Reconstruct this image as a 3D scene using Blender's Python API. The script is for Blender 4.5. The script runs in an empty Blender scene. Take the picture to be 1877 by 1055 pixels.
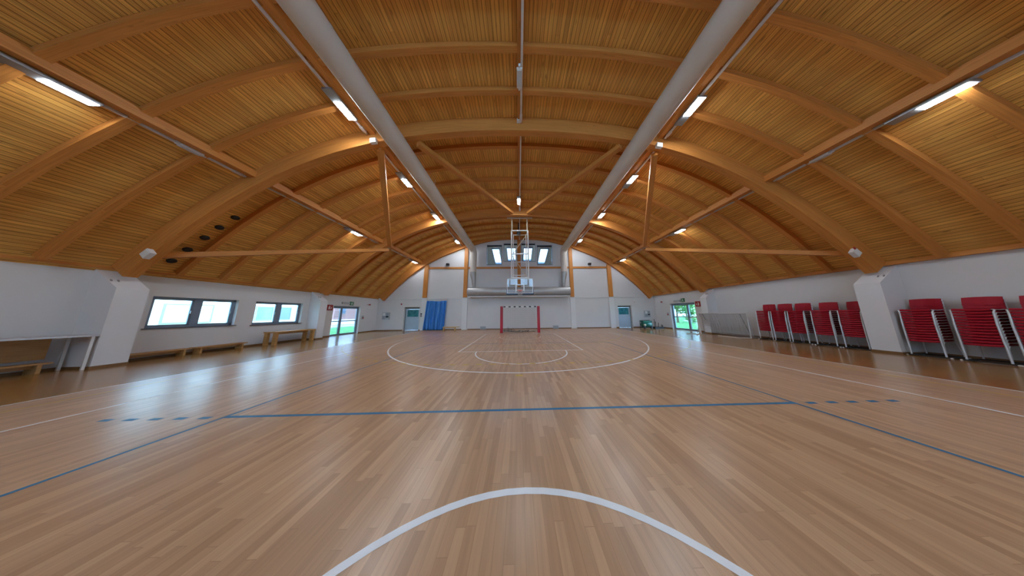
import bpy, math, random
import numpy as np
from mathutils import Vector, Matrix
random.seed(7)
R = math.radians
S = bpy.context.scene
C = S.collection

# ------------------------------------------------------------------ camera
def setup_camera():
    p, yaw, roll = .1429, .0248, -.011
    fwd = Vector((math.sin(yaw)*math.cos(p), math.cos(yaw)*math.cos(p), math.sin(p)))
    right = Vector((math.cos(yaw), -math.sin(yaw), 0)); up = right.cross(fwd)
    r2 = math.cos(roll)*right + math.sin(roll)*up
    u2 = -math.sin(roll)*right + math.cos(roll)*up
    cd = bpy.data.cameras.new('camera'); co = bpy.data.objects.new('camera', cd); C.objects.link(co)
    M = Matrix((r2, u2, -fwd)).transposed().to_4x4()
    M.translation = Vector((-.0376, .0693, 1.4993)); co.matrix_world = M
    cd.sensor_width = 36; cd.sensor_fit = 'HORIZONTAL'; cd.lens = 310.37/1877*36
    cd.shift_x = -(957.42-938.5)/1877; cd.shift_y = (529.18-527.5)/1877
    cd.clip_start = .02; cd.clip_end = 300
    S.camera = co
setup_camera()

# ------------------------------------------------------------------ world, exposure
W = bpy.data.worlds.new('sky'); S.world = W; W.use_nodes = True
_bg = W.node_tree.nodes['Background']; _bg.inputs[0].default_value = (.37, .66, 1, 1); _bg.inputs[1].default_value = 8.5
S.view_settings.view_transform = 'Standard'; S.view_settings.look = 'None'
S.view_settings.exposure = 1.2; S.view_settings.gamma = 1; S.view_settings.use_curve_mapping = False
S.cycles.max_bounces = 10; S.cycles.diffuse_bounces = 7; S.cycles.glossy_bounces = 4
S.cycles.transparent_max_bounces = 12; S.cycles.sample_clamp_indirect = 6
LAMP = 86.0

# ------------------------------------------------------------------ materials
def mat(name, col, rough=.6, metal=0, spec=.5, emit=None, es=0, noise=0, nscale=8, stretch=(1, 1, 1), col2=None, bump=0, coat=0):
    m = bpy.data.materials.new(name); m.use_nodes = True; nt = m.node_tree; b = nt.nodes['Principled BSDF']
    b.inputs['Base Color'].default_value = (*col, 1); b.inputs['Roughness'].default_value = rough
    b.inputs['Metallic'].default_value = metal; b.inputs['Specular IOR Level'].default_value = spec
    b.inputs['Coat Weight'].default_value = coat
    if emit: b.inputs['Emission Color'].default_value = (*emit, 1); b.inputs['Emission Strength'].default_value = es
    if noise or col2:
        tc = nt.nodes.new('ShaderNodeTexCoord'); mp = nt.nodes.new('ShaderNodeMapping'); mp.inputs['Scale'].default_value = stretch
        n = nt.nodes.new('ShaderNodeTexNoise'); n.inputs['Scale'].default_value = nscale; n.inputs['Detail'].default_value = 4
        cr = nt.nodes.new('ShaderNodeValToRGB')
        c2 = col2 or tuple(max(0, c*(1-noise)) for c in col)
        cr.color_ramp.elements[0].position = .3; cr.color_ramp.elements[1].position = .7
        cr.color_ramp.elements[0].color = (*c2, 1); cr.color_ramp.elements[1].color = (*col, 1)
        nt.links.new(tc.outputs['Object'], mp.inputs[0]); nt.links.new(mp.outputs[0], n.inputs[0])
        nt.links.new(n.outputs[0], cr.inputs[0]); nt.links.new(cr.outputs[0], b.inputs['Base Color'])
        if bump:
            bp = nt.nodes.new('ShaderNodeBump'); bp.inputs['Strength'].default_value = bump; bp.inputs['Distance'].default_value = .01
            nt.links.new(n.outputs[0], bp.inputs['Height']); nt.links.new(bp.outputs[0], b.inputs['Normal'])
    return m

def planks(name, c1, c2, mortar, w, l, msize, uv, swap, rough, spec=.5, coat=0, grain=.25, knots=0, gstretch=(1.5, 60, 1), joint=.0015):
    """boards: rows of width w, each row cut into lengths about l at its own offset, a tone per board, fine grain, grooves; uv=True uses the UV map (u along boards, v across)"""
    m = bpy.data.materials.new(name); m.use_nodes = True; nt = m.node_tree; N = nt.nodes.new; L = nt.links.new
    b = nt.nodes['Principled BSDF']; tc = N('ShaderNodeTexCoord'); mp = N('ShaderNodeMapping')
    if swap: mp.inputs['Rotation'].default_value = (0, 0, R(90))
    L(tc.outputs['UV' if uv else 'Object'], mp.inputs[0])
    sp = N('ShaderNodeSeparateXYZ'); L(mp.outputs[0], sp.inputs[0])
    def mth(op, x, y=None, z=None):
        k = N('ShaderNodeMath'); k.operation = op
        for i, q in enumerate((x, y, z)):
            if q is None: continue
            if isinstance(q, (int, float)): k.inputs[i].default_value = q
            else: L(q, k.inputs[i])
        return k.outputs[0]
    vr = mth('DIVIDE', sp.outputs[1], w); row = mth('FLOOR', vr); fv = mth('SUBTRACT', vr, row)
    wn = N('ShaderNodeTexWhiteNoise'); wn.noise_dimensions = '1D'; L(row, wn.inputs['W'])
    ur = mth('ADD', mth('DIVIDE', sp.outputs[0], l), mth('MULTIPLY', wn.outputs[0], 7.3)); cell = mth('FLOOR', ur); fu = mth('SUBTRACT', ur, cell)
    cb = N('ShaderNodeCombineXYZ'); L(row, cb.inputs[0]); L(cell, cb.inputs[1])
    w2 = N('ShaderNodeTexWhiteNoise'); w2.noise_dimensions = '2D'; L(cb.outputs[0], w2.inputs['Vector'])
    mc = N('ShaderNodeMix'); mc.data_type = 'RGBA'; mc.inputs[6].default_value = (*c2, 1); mc.inputs[7].default_value = (*c1, 1); L(w2.outputs[0], mc.inputs[0])
    ev = mth('MULTIPLY', mth('MINIMUM', fv, mth('SUBTRACT', 1, fv)), w); eu = mth('MULTIPLY', mth('MINIMUM', fu, mth('SUBTRACT', 1, fu)), l)
    gr = mth('MAXIMUM', mth('LESS_THAN', ev, msize), mth('LESS_THAN', eu, joint))
    mg = N('ShaderNodeMix'); mg.data_type = 'RGBA'; mg.inputs[7].default_value = (*mortar, 1); L(gr, mg.inputs[0]); L(mc.outputs[2], mg.inputs[6])
    # grain: shifted from board to board
    cs = N('ShaderNodeCombineXYZ'); L(mth('ADD', sp.outputs[0], mth('MULTIPLY', w2.outputs[0], 37)), cs.inputs[0]); L(mth('ADD', sp.outputs[1], mth('MULTIPLY', row, .31)), cs.inputs[1])
    m2 = N('ShaderNodeMapping'); m2.inputs['Scale'].default_value = gstretch; L(cs.outputs[0], m2.inputs[0])
    n = N('ShaderNodeTexNoise'); n.inputs['Scale'].default_value = 1; n.inputs['Detail'].default_value = 5; L(m2.outputs[0], n.inputs[0])
    mr = N('ShaderNodeMapRange'); mr.inputs[1].default_value = .3; mr.inputs[2].default_value = .7
    mr.inputs[3].default_value = 1-grain; mr.inputs[4].default_value = 1+grain*.4; L(n.outputs[0], mr.inputs[0])
    mx = N('ShaderNodeMix'); mx.data_type = 'RGBA'; mx.blend_type = 'MULTIPLY'; mx.inputs[0].default_value = 1
    L(mg.outputs[2], mx.inputs[6]); L(mr.outputs[0], mx.inputs[7]); out = mx.outputs[2]
    if knots:
        v = N('ShaderNodeTexVoronoi'); v.inputs['Scale'].default_value = 1
        m3 = N('ShaderNodeMapping'); m3.inputs['Scale'].default_value = (1.9, 6.5, 1); L(cs.outputs[0], m3.inputs[0]); L(m3.outputs[0], v.inputs['Vector'])
        r3 = N('ShaderNodeMapRange'); r3.inputs[1].default_value = .05; r3.inputs[2].default_value = .15; r3.inputs[3].default_value = 1-knots; r3.inputs[4].default_value = 1
        L(v.outputs['Distance'], r3.inputs[0])
        mk = N('ShaderNodeMix'); mk.data_type = 'RGBA'; mk.blend_type = 'MULTIPLY'; mk.inputs[0].default_value = 1
        L(out, mk.inputs[6]); L(r3.outputs[0], mk.inputs[7]); out = mk.outputs[2]
    L(out, b.inputs['Base Color'])
    b.inputs['Roughness'].default_value = rough; b.inputs['Specular IOR Level'].default_value = spec
    return m

def glass(name, tint=(1, 1, 1), refl=.5):
    m = bpy.data.materials.new(name); m.use_nodes = True; nt = m.node_tree; nt.nodes.clear(); N = nt.nodes.new; L = nt.links.new
    o = N('ShaderNodeOutputMaterial'); t = N('ShaderNodeBsdfTransparent'); t.inputs[0].default_value = (*tint, 1)
    g = N('ShaderNodeBsdfGlossy'); g.inputs['Roughness'].default_value = .02; f = N('ShaderNodeFresnel'); f.inputs[0].default_value = 1.45
    k = N('ShaderNodeMath'); k.operation = 'MULTIPLY'; k.inputs[1].default_value = refl
    mx = N('ShaderNodeMixShader'); L(f.outputs[0], k.inputs[0]); L(k.outputs[0], mx.inputs[0]); L(t.outputs[0], mx.inputs[1]); L(g.outputs[0], mx.inputs[2]); L(mx.outputs[0], o.inputs[0])
    return m

M = {}
M['floor'] = planks('maple_strip_floor', (.515, .308, .172), (.372, .206, .108), (.32, .18, .095), .07, .85, .0012, False, True, .29, .62, 0, .13, 0, (2.2, 38, 1))
M['border'] = planks('brown_parquet', (.38, .19, .048), (.29, .135, .033), (.2, .09, .02), .07, .5, .0015, False, True, .19, .8, 0, .3, 0, (1.6, 45, 1))
M['ceil'] = planks('ceiling_boards', (.84, .45, .108), (.70, .34, .08), (.26, .105, .022), .11, 7.0, .0065, True, False, .55, .3, 0, .34, .55, (1.0, 26, 1))
M['beam'] = planks('glulam', (.62, .25, .056), (.56, .215, .047), (.50, .18, .04), .04, 2.6, .0008, True, False, .5, .3, 0, .2, .3, (1.0, 30, 1))
M['pine'] = mat('pine_timber', (.50, .27, .085), .5, col2=(.40, .19, .05), nscale=3, stretch=(1, 1, 8))
M['benchwood'] = mat('bench_wood', (.50, .27, .09), .45, col2=(.40, .20, .06), nscale=4, stretch=(8, 1, 8))
M['lightbench'] = mat('light_bench_wood', (.62, .43, .22), .45, col2=(.54, .35, .16), nscale=4, stretch=(1, 8, 8))
M['wall'] = mat('white_plaster', (.64, .625, .61), .9, spec=.2, noise=.03, nscale=1.2, bump=.02)
M['wall2'] = mat('white_panel', (.70, .69, .68), .8, spec=.3, noise=.02, nscale=1)
M['base'] = mat('wood_skirting', (.22, .11, .035), .45, noise=.25, nscale=6)
M['white'] = mat('line_white', (.74, .75, .76), .4, noise=.08, nscale=6)
M['blue'] = mat('line_blue', (.012, .15, .30), .4, noise=.2, nscale=4)
M['yellow'] = mat('line_yellow', (.64, .44, .05), .4, noise=.2, nscale=4)
M['duct'] = mat('duct_fabric_grey', (.64, .56, .48), .6, 0, noise=.06, nscale=2)
M['duct2'] = mat('duct_galvanised', (.42, .41, .39), .4, .4, noise=.1, nscale=3)
M['tray'] = mat('galvanised_tray', (.66, .60, .56), .5, 0, noise=.1, nscale=5)
M['grey'] = mat('fixture_grey', (.30, .31, .32), .4, .4, noise=.08, nscale=10)
M['dull'] = mat('unlit_diffuser', (.55, .56, .57), .3, noise=.1, nscale=20)
M['lamp2'] = mat('dim_lit_diffuser', (.9, .9, .9), .4, emit=(.82, .91, 1), es=LAMP*.36, noise=.02)
M['lamp'] = mat('lit_diffuser', (.9, .9, .9), .4, emit=(.82, .91, 1), es=LAMP, noise=.02)
M['wbox'] = mat('white_plastic', (.70, .68, .66), .5, noise=.04, nscale=10)
M['black'] = mat('black_plastic', (.012, .012, .013), .5, noise=.3, nscale=10)
M['rubber'] = mat('black_rubber', (.015, .015, .016), .7, noise=.3, nscale=10)
M['steel'] = mat('blue_grey_steel', (.23, .28, .35), .4, .3, noise=.15, nscale=4)
M['sill'] = mat('dark_stone_sill', (.10, .10, .11), .4, noise=.2, nscale=12)
M['chrome'] = mat('chrome', (.70, .73, .75), .28, .45, noise=.04, nscale=20)
M['red'] = mat('red_plastic', (.38, .003, .018), .5, spec=.3, noise=.12, nscale=10)
M['pad'] = mat('red_vinyl_pad', (.42, .004, .02), .4, noise=.1, nscale=6)
M['net'] = mat('net_cord', (.50, .49, .47), .9, noise=.1, nscale=20)
M['dnet'] = mat('dark_net_cord', (.16, .15, .14), .9, noise=.2, nscale=20)
M['curtain'] = mat('blue_satin', (.06, .27, .70), .3, spec=.5, noise=.25, nscale=3, stretch=(6, 6, 1))
M['door'] = mat('pale_blue_door', (.40, .52, .62), .35, noise=.05, nscale=3)
M['dframe'] = mat('door_frame_grey', (.17, .19, .19), .4, noise=.1, nscale=5)
M['teal'] = mat('teal_glazing', (.02, .14, .18), .08, spec=.6, col2=(.05, .30, .34), nscale=4)
M['glass'] = glass('clear_glass', (.97, .99, 1), .8)
M['bglass'] = glass('backboard_glass', (.93, .96, .98), .5)
M['wsteel'] = mat('white_painted_steel', (.72, .70, .66), .35, .2, noise=.05, nscale=8)
M['ysteel'] = mat('cream_steel', (.66, .56, .40), .4, .1, noise=.06, nscale=8)
M['navy'] = mat('navy_foam', (.02, .05, .11), .6, noise=.15, nscale=8)
M['orange'] = mat('orange_rim', (.60, .10, .06), .4, noise=.1, nscale=8)
M['exitg'] = mat('exit_green', (.01, .16, .06), .4, noise=.1, nscale=8)
M['signw'] = mat('sign_white', (.75, .78, .75), .5, noise=.03, nscale=8)
M['signr'] = mat('sign_red', (.33, .015, .015), .4, noise=.1, nscale=8)
M['alum'] = mat('worktop_metal', (.60, .56, .56), .3, .5, noise=.08, nscale=3, stretch=(1, 10, 1))
M['green'] = mat('green_paint', (.01, .14, .09), .35, noise=.2, nscale=5)
M['panelgrey'] = mat('cabinet_grey', (.40, .41, .42), .5, noise=.08, nscale=8)
M['pink'] = mat('pink_render', (.34, .17, .15), .8, noise=.06, nscale=1)
M['white_out'] = mat('white_render', (.82, .80, .80), .8, noise=.04, nscale=1)
M['grass'] = mat('grass', (.07, .30, .07), .9, col2=(.035, .19, .03), nscale=3, bump=.5)
M['paving'] = mat('pale_paving', (.40, .38, .36), .8, noise=.08, nscale=2)
M['leaf'] = mat('leaf_green', (.12, .36, .06), .7, col2=(.04, .16, .03), nscale=3)
M['bark'] = mat('bark', (.16, .11, .07), .9, noise=.3, nscale=8)
M['bluewin'] = mat('blue_window', (.05, .085, .15), .15, noise=.15, nscale=2)
M['greenwin'] = mat('green_window', (.06, .17, .15), .2, col2=(.10, .24, .20), nscale=3)
M['attic'] = mat('attic_beige', (.50, .41, .34), .9, noise=.03, nscale=1)

# ------------------------------------------------------------------ mesh builder
class MB:
    def __init__(s): s.v = []; s.f = []; s.uv = []; s.sm = []
    def add(s, vs, fs, uvs=None, smooth=False):
        o = len(s.v); s.v += [tuple(p) for p in vs]
        for i, f in enumerate(fs):
            s.f.append([o+k for k in f]); s.uv.append(uvs[i] if uvs else None); s.sm.append(smooth)
        return s
    def box(s, x0, x1, y0, y1, z0, z1):
        x0, x1 = min(x0, x1), max(x0, x1); y0, y1 = min(y0, y1), max(y0, y1); z0, z1 = min(z0, z1), max(z0, z1)
        v = [(x0, y0, z0), (x1, y0, z0), (x1, y1, z0), (x0, y1, z0), (x0, y0, z1), (x1, y0, z1), (x1, y1, z1), (x0, y1, z1)]
        f = [(0, 3, 2, 1), (4, 5, 6, 7), (0, 1, 5, 4), (1, 2, 6, 5), (2, 3, 7, 6), (3, 0, 4, 7)]
        dims = (x1-x0, y1-y0, z1-z0); ax = max(range(3), key=lambda i: dims[i]); oth = [i for i in range(3) if i != ax]
        uvs = []
        for q in f:
            # u along the longest axis, v around
            uvs.append([(v[k][ax], v[k][oth[0]]+v[k][oth[1]]) for k in q])
        return s.add(v, f, uvs)
    def bar(s, p0, p1, w, h, up=(0, 0, 1)):
        p0, p1 = Vector(p0), Vector(p1); d = (p1-p0); L = d.length; d.normalize()
        sd = d.cross(Vector(up)); 
        if sd.length < 1e-4: sd = d.cross(Vector((1, 0, 0)))
        sd.normalize(); u = sd.cross(d); v = []
        for p in (p0, p1):
            for a, b in ((-1, -1), (1, -1), (1, 1), (-1, 1)): v.append(p+sd*a*w/2+u*b*h/2)
        f = [(0, 1, 2, 3), (7, 6, 5, 4), (0, 4, 5, 1), (1, 5, 6, 2), (2, 6, 7, 3), (3, 7, 4, 0)]
        uv = [[(0, 0), (0, w), (h, w), (h, 0)]]*2+[[(0, k), (L, k), (L, k+w), (0, k+w)] for k in (0, .3, .6, .9)]
        return s.add(v, f, uv)
    def tube(s, pts, r, n=8, caps=True, smooth=True):
        pts = [Vector(p) for p in pts]; rs = r if isinstance(r, (list, tuple)) else [r]*len(pts); v = []; f = []
        prev = None
        for i, p in enumerate(pts):
            t = (pts[min(i+1, len(pts)-1)]-pts[max(i-1, 0)]).normalized()
            if prev is None:
                a = t.cross(Vector((0, 0, 1)))
                if a.length < .05: a = t.cross(Vector((1, 0, 0)))
            else: a = prev-t*prev.dot(t)
            a.normalize(); prev = a; b = t.cross(a)
            for k in range(n):
                th = 2*math.pi*k/n; v.append(p+(a*math.cos(th)+b*math.sin(th))*rs[i])
        for i in range(len(pts)-1):
            for k in range(n): f.append((i*n+k, i*n+(k+1) % n, (i+1)*n+(k+1) % n, (i+1)*n+k))
        s.add(v, f, None, smooth)
        if caps: s.add(v[:n], [tuple(range(n))[::-1]]); s.add(v[-n:], [tuple(range(n))])
        return s
    def lathe(s, prof, c, axis='z', n=24, smooth=True):
        v = []; f = []
        for r, h in prof:
            for k in range(n):
                a = 2*math.pi*k/n; x, y = r*math.cos(a), r*math.sin(a)
                q = {'z': (x, y, h), 'y': (x, h, y), 'x': (h, x, y)}[axis]; v.append((c[0]+q[0], c[1]+q[1], c[2]+q[2]))
        for i in range(len(prof)-1):
            for k in range(n): f.append((i*n+k, i*n+(k+1) % n, (i+1)*n+(k+1) % n, (i+1)*n+k))
        s.add(v, f, None, smooth)
        s.add(v[:n], [tuple(range(n))]); s.add(v[-n:], [tuple(range(n))]); return s
    def poly(s, pts, n0, thick):
        """flat polygon pts extruded along vector n0*thick"""
        a = [Vector(p) for p in pts]; e = Vector(n0)*thick; b = [p+e for p in a]; n = len(a)
        f = [tuple(range(n)), tuple(range(2*n-1, n-1, -1))]+[(i, i+n, (i+1) % n+n, (i+1) % n) for i in range(n)]
        return s.add(a+b, f)
    def rbox(s, x0, x1, y0, y1, z0, z1, r=.01):
        """box with chamfered vertical and horizontal edges (rounded look)"""
        t = MB().box(x0, x1, y0, y1, z0, z1)
        import bmesh
        bm = bmesh.new(); vs = [bm.verts.new(p) for p in t.v]
        for q in t.f: bm.faces.new([vs[k] for k in q])
        bmesh.ops.bevel(bm, geom=bm.edges[:], offset=r, segments=2, affect='EDGES', profile=.6)
        bm.verts.index_update(); vv = [v.co[:] for v in bm.verts]; ff = [[v.index for v in q.verts] for q in bm.faces]; bm.free()
        return s.add(vv, ff)
    def build(s, name, m, parent=None, off=None, xf=None):
        o = off if off is not None else (OFF.get(parent.name, Vector()) if parent else Vector())
        vs = [Vector(p)-o for p in s.v]
        me = bpy.data.meshes.new(name); me.from_pydata(vs, [], s.f)
        if any(u for u in s.uv):
            l = me.uv_layers.new(name='UVMap'); i = 0
            for f, u in zip(s.f, s.uv):
                for k in range(len(f)): l.data[i].uv = u[k] if u else (0, 0); i += 1
        me.polygons.foreach_set('use_smooth', s.sm)
        import bmesh
        bm = bmesh.new(); bm.from_mesh(me); bmesh.ops.recalc_face_normals(bm, faces=bm.faces); bm.to_mesh(me); bm.free()
        me.materials.append(m); ob = bpy.data.objects.new(name, me); C.objects.link(ob)
        if parent: ob.parent = parent; OFF[ob.name] = o
        return ob
OFF = {}

def thing(name, label, cat, loc=(0, 0, 0), group=None):
    o = bpy.data.objects.new(name, None); C.objects.link(o); o.location = loc; OFF[o.name] = Vector(loc)
    o.empty_display_size = .2
    o['label'] = label; o['category'] = cat
    if group: o['group'] = group
    return o
def tag(o, label, cat, group=None):
    o['label'] = label; o['category'] = cat
    if group: o['group'] = group
    return o
def solo(name, mb, m, label, cat, group=None):
    """a thing made of one mesh, origin at its base"""
    n = len(mb.v); xs = [p[0] for p in mb.v]; ys = [p[1] for p in mb.v]; zs = [p[2] for p in mb.v]
    c = Vector(((min(xs)+max(xs))/2, (min(ys)+max(ys))/2, min(zs)))
    o = mb.build(name, m, None, c); o.location = c; OFF[o.name] = c
    return tag(o, label, cat, group)
def struct(name, mb, m, parent=None):
    o = mb.build(name, m, parent)
    if not parent: o['kind'] = 'structure'
    return o
ORD = ['first', 'second', 'third', 'fourth', 'fifth', 'sixth', 'seventh', 'eighth', 'ninth', 'tenth', 'eleventh', 'twelfth', 'thirteenth']

# ------------------------------------------------------------------ hall dimensions
WX, YB, YR, XC = 13.6, 16.8, -7.0, .05       # side walls, back wall, rear wall, roof centre line
C0, C2, C4, C6 = 8.645, -.0170661055, -1.29611276e-4, 1.65394472e-7
U = lambda d: C0+C2*d**2+C4*d**4+C6*d**6                 # underside of the big arches
dU = lambda d: 2*C2*d+4*C4*d**3+6*C6*d**5
def curve(d, o):
    g = dU(d); n = math.hypot(1, g); return XC+d-g/n*o, U(d)+o/n
BOARD, RAFT = .60, .42
_ds = np.linspace(-14.2, 14.2, 569); _bp = np.array([curve(d, BOARD) for d in _ds])
_o = np.argsort(_bp[:, 0])
def board_z(x): return float(np.interp(x, _bp[_o, 0], _bp[_o, 1]))
_rp = np.array([curve(d, RAFT) for d in _ds])
WALLTOP = 3.12

def arc_box(y0, y1, o0, o1, d0, d1, n=56, lo=None):
    """curved timber following the roof: offsets o0..o1 above the arch line, y0..y1 deep"""
    mb = MB(); P = []; s = 0; last = None
    for i in range(n+1):
        d = d0+(d1-d0)*i/n; a = curve(d, lo(d) if lo else o0); b = curve(d, o1)
        if last: s += math.hypot(a[0]-last[0], a[1]-last[1])
        last = a; P.append((a, b, s))
    v = []
    for a, b, s in P: v += [(a[0], y0, a[1]), (a[0], y1, a[1]), (b[0], y1, b[1]), (b[0], y0, b[1])]
    f = []; uv = []; h = o1-o0; w = y1-y0
    for i in range(n):
        k = 4*i; sa, sb = P[i][2], P[i+1][2]
        for (p, q, va, vb) in ((0, 1, 0, w), (1, 2, 1, 1+h), (2, 3, 2, 2+w), (3, 0, 3+h, 3)):
            f.append((k+p, k+q, k+4+q, k+4+p)); uv.append([(sa, va), (sa, vb), (sb, vb), (sb, va)])
    f += [(0, 3, 2, 1), (4*n, 4*n+1, 4*n+2, 4*n+3)]; uv += [[(0, 0), (0, h), (w, h), (w, 0)]]*2
    return mb.add(v, f, uv, False)

# ------------------------------------------------------------------ floor with its painted lines
floor = struct('floor', MB().box(-9.05, 9.05, YR-.3, YB+.6, -.12, 0), M['floor'])
for sx in (-1, 1):
    struct('floor_border', MB().box(sx*9.05, sx*14.3, YR-.3, YB+.6, -.12, 0), M['border'], floor)
def strip(pts, w, z=.0012):
    mb = MB(); pts = [Vector((p[0], p[1])) for p in pts]; n = len(pts); L = []; 
    for i, p in enumerate(pts):
        t = (pts[min(i+1, n-1)]-pts[max(i-1, 0)]).normalized(); q = Vector((-t.y, t.x))
        L.append((p+q*w/2, p-q*w/2))
    v = []
    for a, b in L: v += [(a.x, a.y, z), (b.x, b.y, z)]
    return mb.add(v, [(2*i, 2*i+1, 2*i+3, 2*i+2) for i in range(n-1)])
def arc(cx, cy, r, a0, a1, n=72): return [(cx+r*math.cos(R(a0+(a1-a0)*i/n)), cy+r*math.sin(R(a0+(a1-a0)*i/n))) for i in range(n+1)]
_z = [.0010]
def line(name, pts, w, m, label=None):
    _z[0] += .00004; o = struct(name, strip(pts, w, _z[0]), m, floor)
    if label: o['label'] = label
BL = 12.97
line('court_line', [(-7, BL), (7, BL)], .05, M['white'])
for sx in (-1, 1):
    line('court_line', [(sx*7, YR+.2), (sx*7, BL)], .05, M['white'])
    line('border_line', [(sx*9.05, YR+.2), (sx*9.05, YB-.1)], .05, M['white'])
    line('handball_line', [(sx*8.45, YR+.2), (sx*8.45, YB-.6)], .05, M['yellow'])
    line('volleyball_line', [(sx*4.475, YR+.2), (sx*4.475, 9)], .05, M['blue'])
    for i in range(5):
        x = sx*(4.66+.352*i); line('attack_dash', [(x, 2.965), (x+sx*.16, 2.965)], .06, M['blue'])
line('attack_line', [(-4.5, 2.975), (4.5, 2.975)], .055, M['blue'])
line('volleyball_line', [(-4.5, 8.975), (4.5, 8.975)], .05, M['blue'])
line('center_circle', arc(.01, -.02, 1.765, 0, 360), .055, M['white'])
line('three_point_line', [(-6.6, BL)]+[(-6.6, 11.37)]+arc(.05, 11.37, 6.72, 188, 352)+[(6.7, 11.37), (6.7, BL)], .05, M['white'])
line('key_line', [(-2.43, BL), (-2.43, BL-5.8)], .05, M['white']); line('key_line', [(2.57, BL), (2.57, BL-5.8)], .05, M['white'])
line('free_throw_line', [(-2.45, BL-5.8), (2.59, BL-5.8)], .05, M['white'])
line('free_throw_circle', arc(.07, BL-5.8, 1.78, 180, 360), .05, M['white'])
line('restricted_arc', arc(.07, 11.37, 1.3, 180, 360, 30), .05, M['white'])
def dashed(path, on, offl, w, m):
    acc = 0; cur = [path[0]]; draw = True
    for a, b in zip(path, path[1:]):
        a = Vector(a); b = Vector(b); L = (b-a).length; t = 0
        while acc+(L-t) >= (on if draw else offl):
            t += (on if draw else offl)-acc; p = a+(b-a)*t/L
            if draw: cur.append(tuple(p)); line('handball_dash', cur, w, m)
            draw = not draw; acc = 0; cur = [tuple(p)]
        acc += L-t; cur.append(tuple(b))
g9 = arc(-1.5, 14.42, 9, 205, 270, 60)+arc(1.6, 14.42, 9, 270, 335, 60)
dashed(g9, .18, .22, .065, M['yellow'])
line('goal_area_line', arc(-1.5, 14.42, 6, 190, 270, 40)+arc(1.6, 14.42, 6, 270, 350, 40), .04, M['yellow'])
line('penalty_line', [(-.45, 7.42), (.6, 7.42)], .05, M['yellow']); line('penalty_spot', [(-.12, 4.45), (.06, 4.45)], .09, M['yellow'])

# ------------------------------------------------------------------ walls
def holed(u_breaks, top, holes, make):
    """pieces of a wall: columns between breaks, from 0 to top(u), minus holes (u0,u1,z0,z1)"""
    us = sorted(set(u_breaks+[h[0] for h in holes]+[h[1] for h in holes]))
    for a, b in zip(us, us[1:]):
        if b-a < 1e-6: continue
        m_ = (a+b)/2; cuts = sorted([(h[2], h[3]) for h in holes if h[0]-1e-6 <= a and b <= h[1]+1e-6]); z = 0
        for z0, z1 in cuts:
            if z0 > z: make(a, b, z, z, z0, z0)
            z = z1
        make(a, b, z, z, top(a), top(b))
WIN = [(6.66, 8.62, 1.10, 2.28), (9.16, 11.10, 1.06, 2.26)]           # left wall windows (y0,y1,z0,z1)
DR = (12.90, 15.05, 0, 2.20)
REAR = [(-5.6, -3.6, 1.1, 2.27), (-2.9, -.9, 1.1, 2.27), (1.0, 3.0, 1.1, 2.27)]   # unseen windows like the left ones, added for extra daylight
TH = .36
def side_wall(name, s, holes):
    mb = MB()
    def mk(a, b, za, zb, zc, zd):
        x0, x1 = s*WX, s*(WX+TH); v = [(x0, a, za), (x1, a, za), (x1, b, zb), (x0, b, zb), (x0, a, zc), (x1, a, zc), (x1, b, zd), (x0, b, zd)]
        mb.add(v, [(0, 3, 2, 1), (4, 5, 6, 7), (0, 1, 5, 4), (1, 2, 6, 5), (2, 3, 7, 6), (3, 0, 4, 7)])
    holed([YR-.3, YB+.3], lambda u: WALLTOP, holes, mk)
    return struct(name, mb, M['wall'])
side_wall('wall_left', -1, WIN+[DR]+REAR[:2]); side_wall('wall_right', 1, [DR]+REAR)
GW = [(-3.22, -1.67, 6.38, 8.50), (-1.50, -.08, 6.72, 8.66), (.32, 1.76, 6.72, 8.66), (1.93, 3.50, 6.34, 8.47)]
GD = [(-11.05, -9.58, 0, 2.20), (9.86, 11.24, 0, 2.15)]
mb = MB()
def mkb(a, b, za, zb, zc, zd):
    y0, y1 = YB, YB+.36; v = [(a, y0, za), (b, y0, zb), (b, y1, zb), (a, y1, za), (a, y0, zc), (b, y0, zd), (b, y1, zd), (a, y1, zc)]
    mb.add(v, [(0, 3, 2, 1), (4, 5, 6, 7), (0, 1, 5, 4), (1, 2, 6, 5), (2, 3, 7, 6), (3, 0, 4, 7)])
holed([-13.9+27.8*i/60 for i in range(61)], lambda u: board_z(u)+.04, GW+GD, mkb)
struct('wall_back', mb, M['wall'])
RG = [(-9.15+3.05*i, -9.15+3.05*i+2.75, 3.2, 4.9) for i in (1, 4)]+[(-3.22, -1.67, 6.38, 8.50), (-1.50, -.08, 6.72, 8.66), (.32, 1.76, 6.72, 8.66), (1.93, 3.50, 6.34, 8.47)]  # two low panels added to light the ceiling, then four gable windows
mb = MB()
def mkr(a, b, za, zb, zc, zd):
    y0, y1 = YR-.3, YR; v = [(a, y0, za), (b, y0, zb), (b, y1, zb), (a, y1, za), (a, y0, zc), (b, y0, zd), (b, y1, zd), (a, y1, zc)]
    mb.add(v, [(0, 3, 2, 1), (4, 5, 6, 7), (0, 1, 5, 4), (1, 2, 6, 5), (2, 3, 7, 6), (3, 0, 4, 7)])
holed([-13.9+27.8*i/60 for i in range(61)], lambda u: board_z(u)+.04, RG, mkr)
struct('wall_rear', mb, M['wall'])

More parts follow.
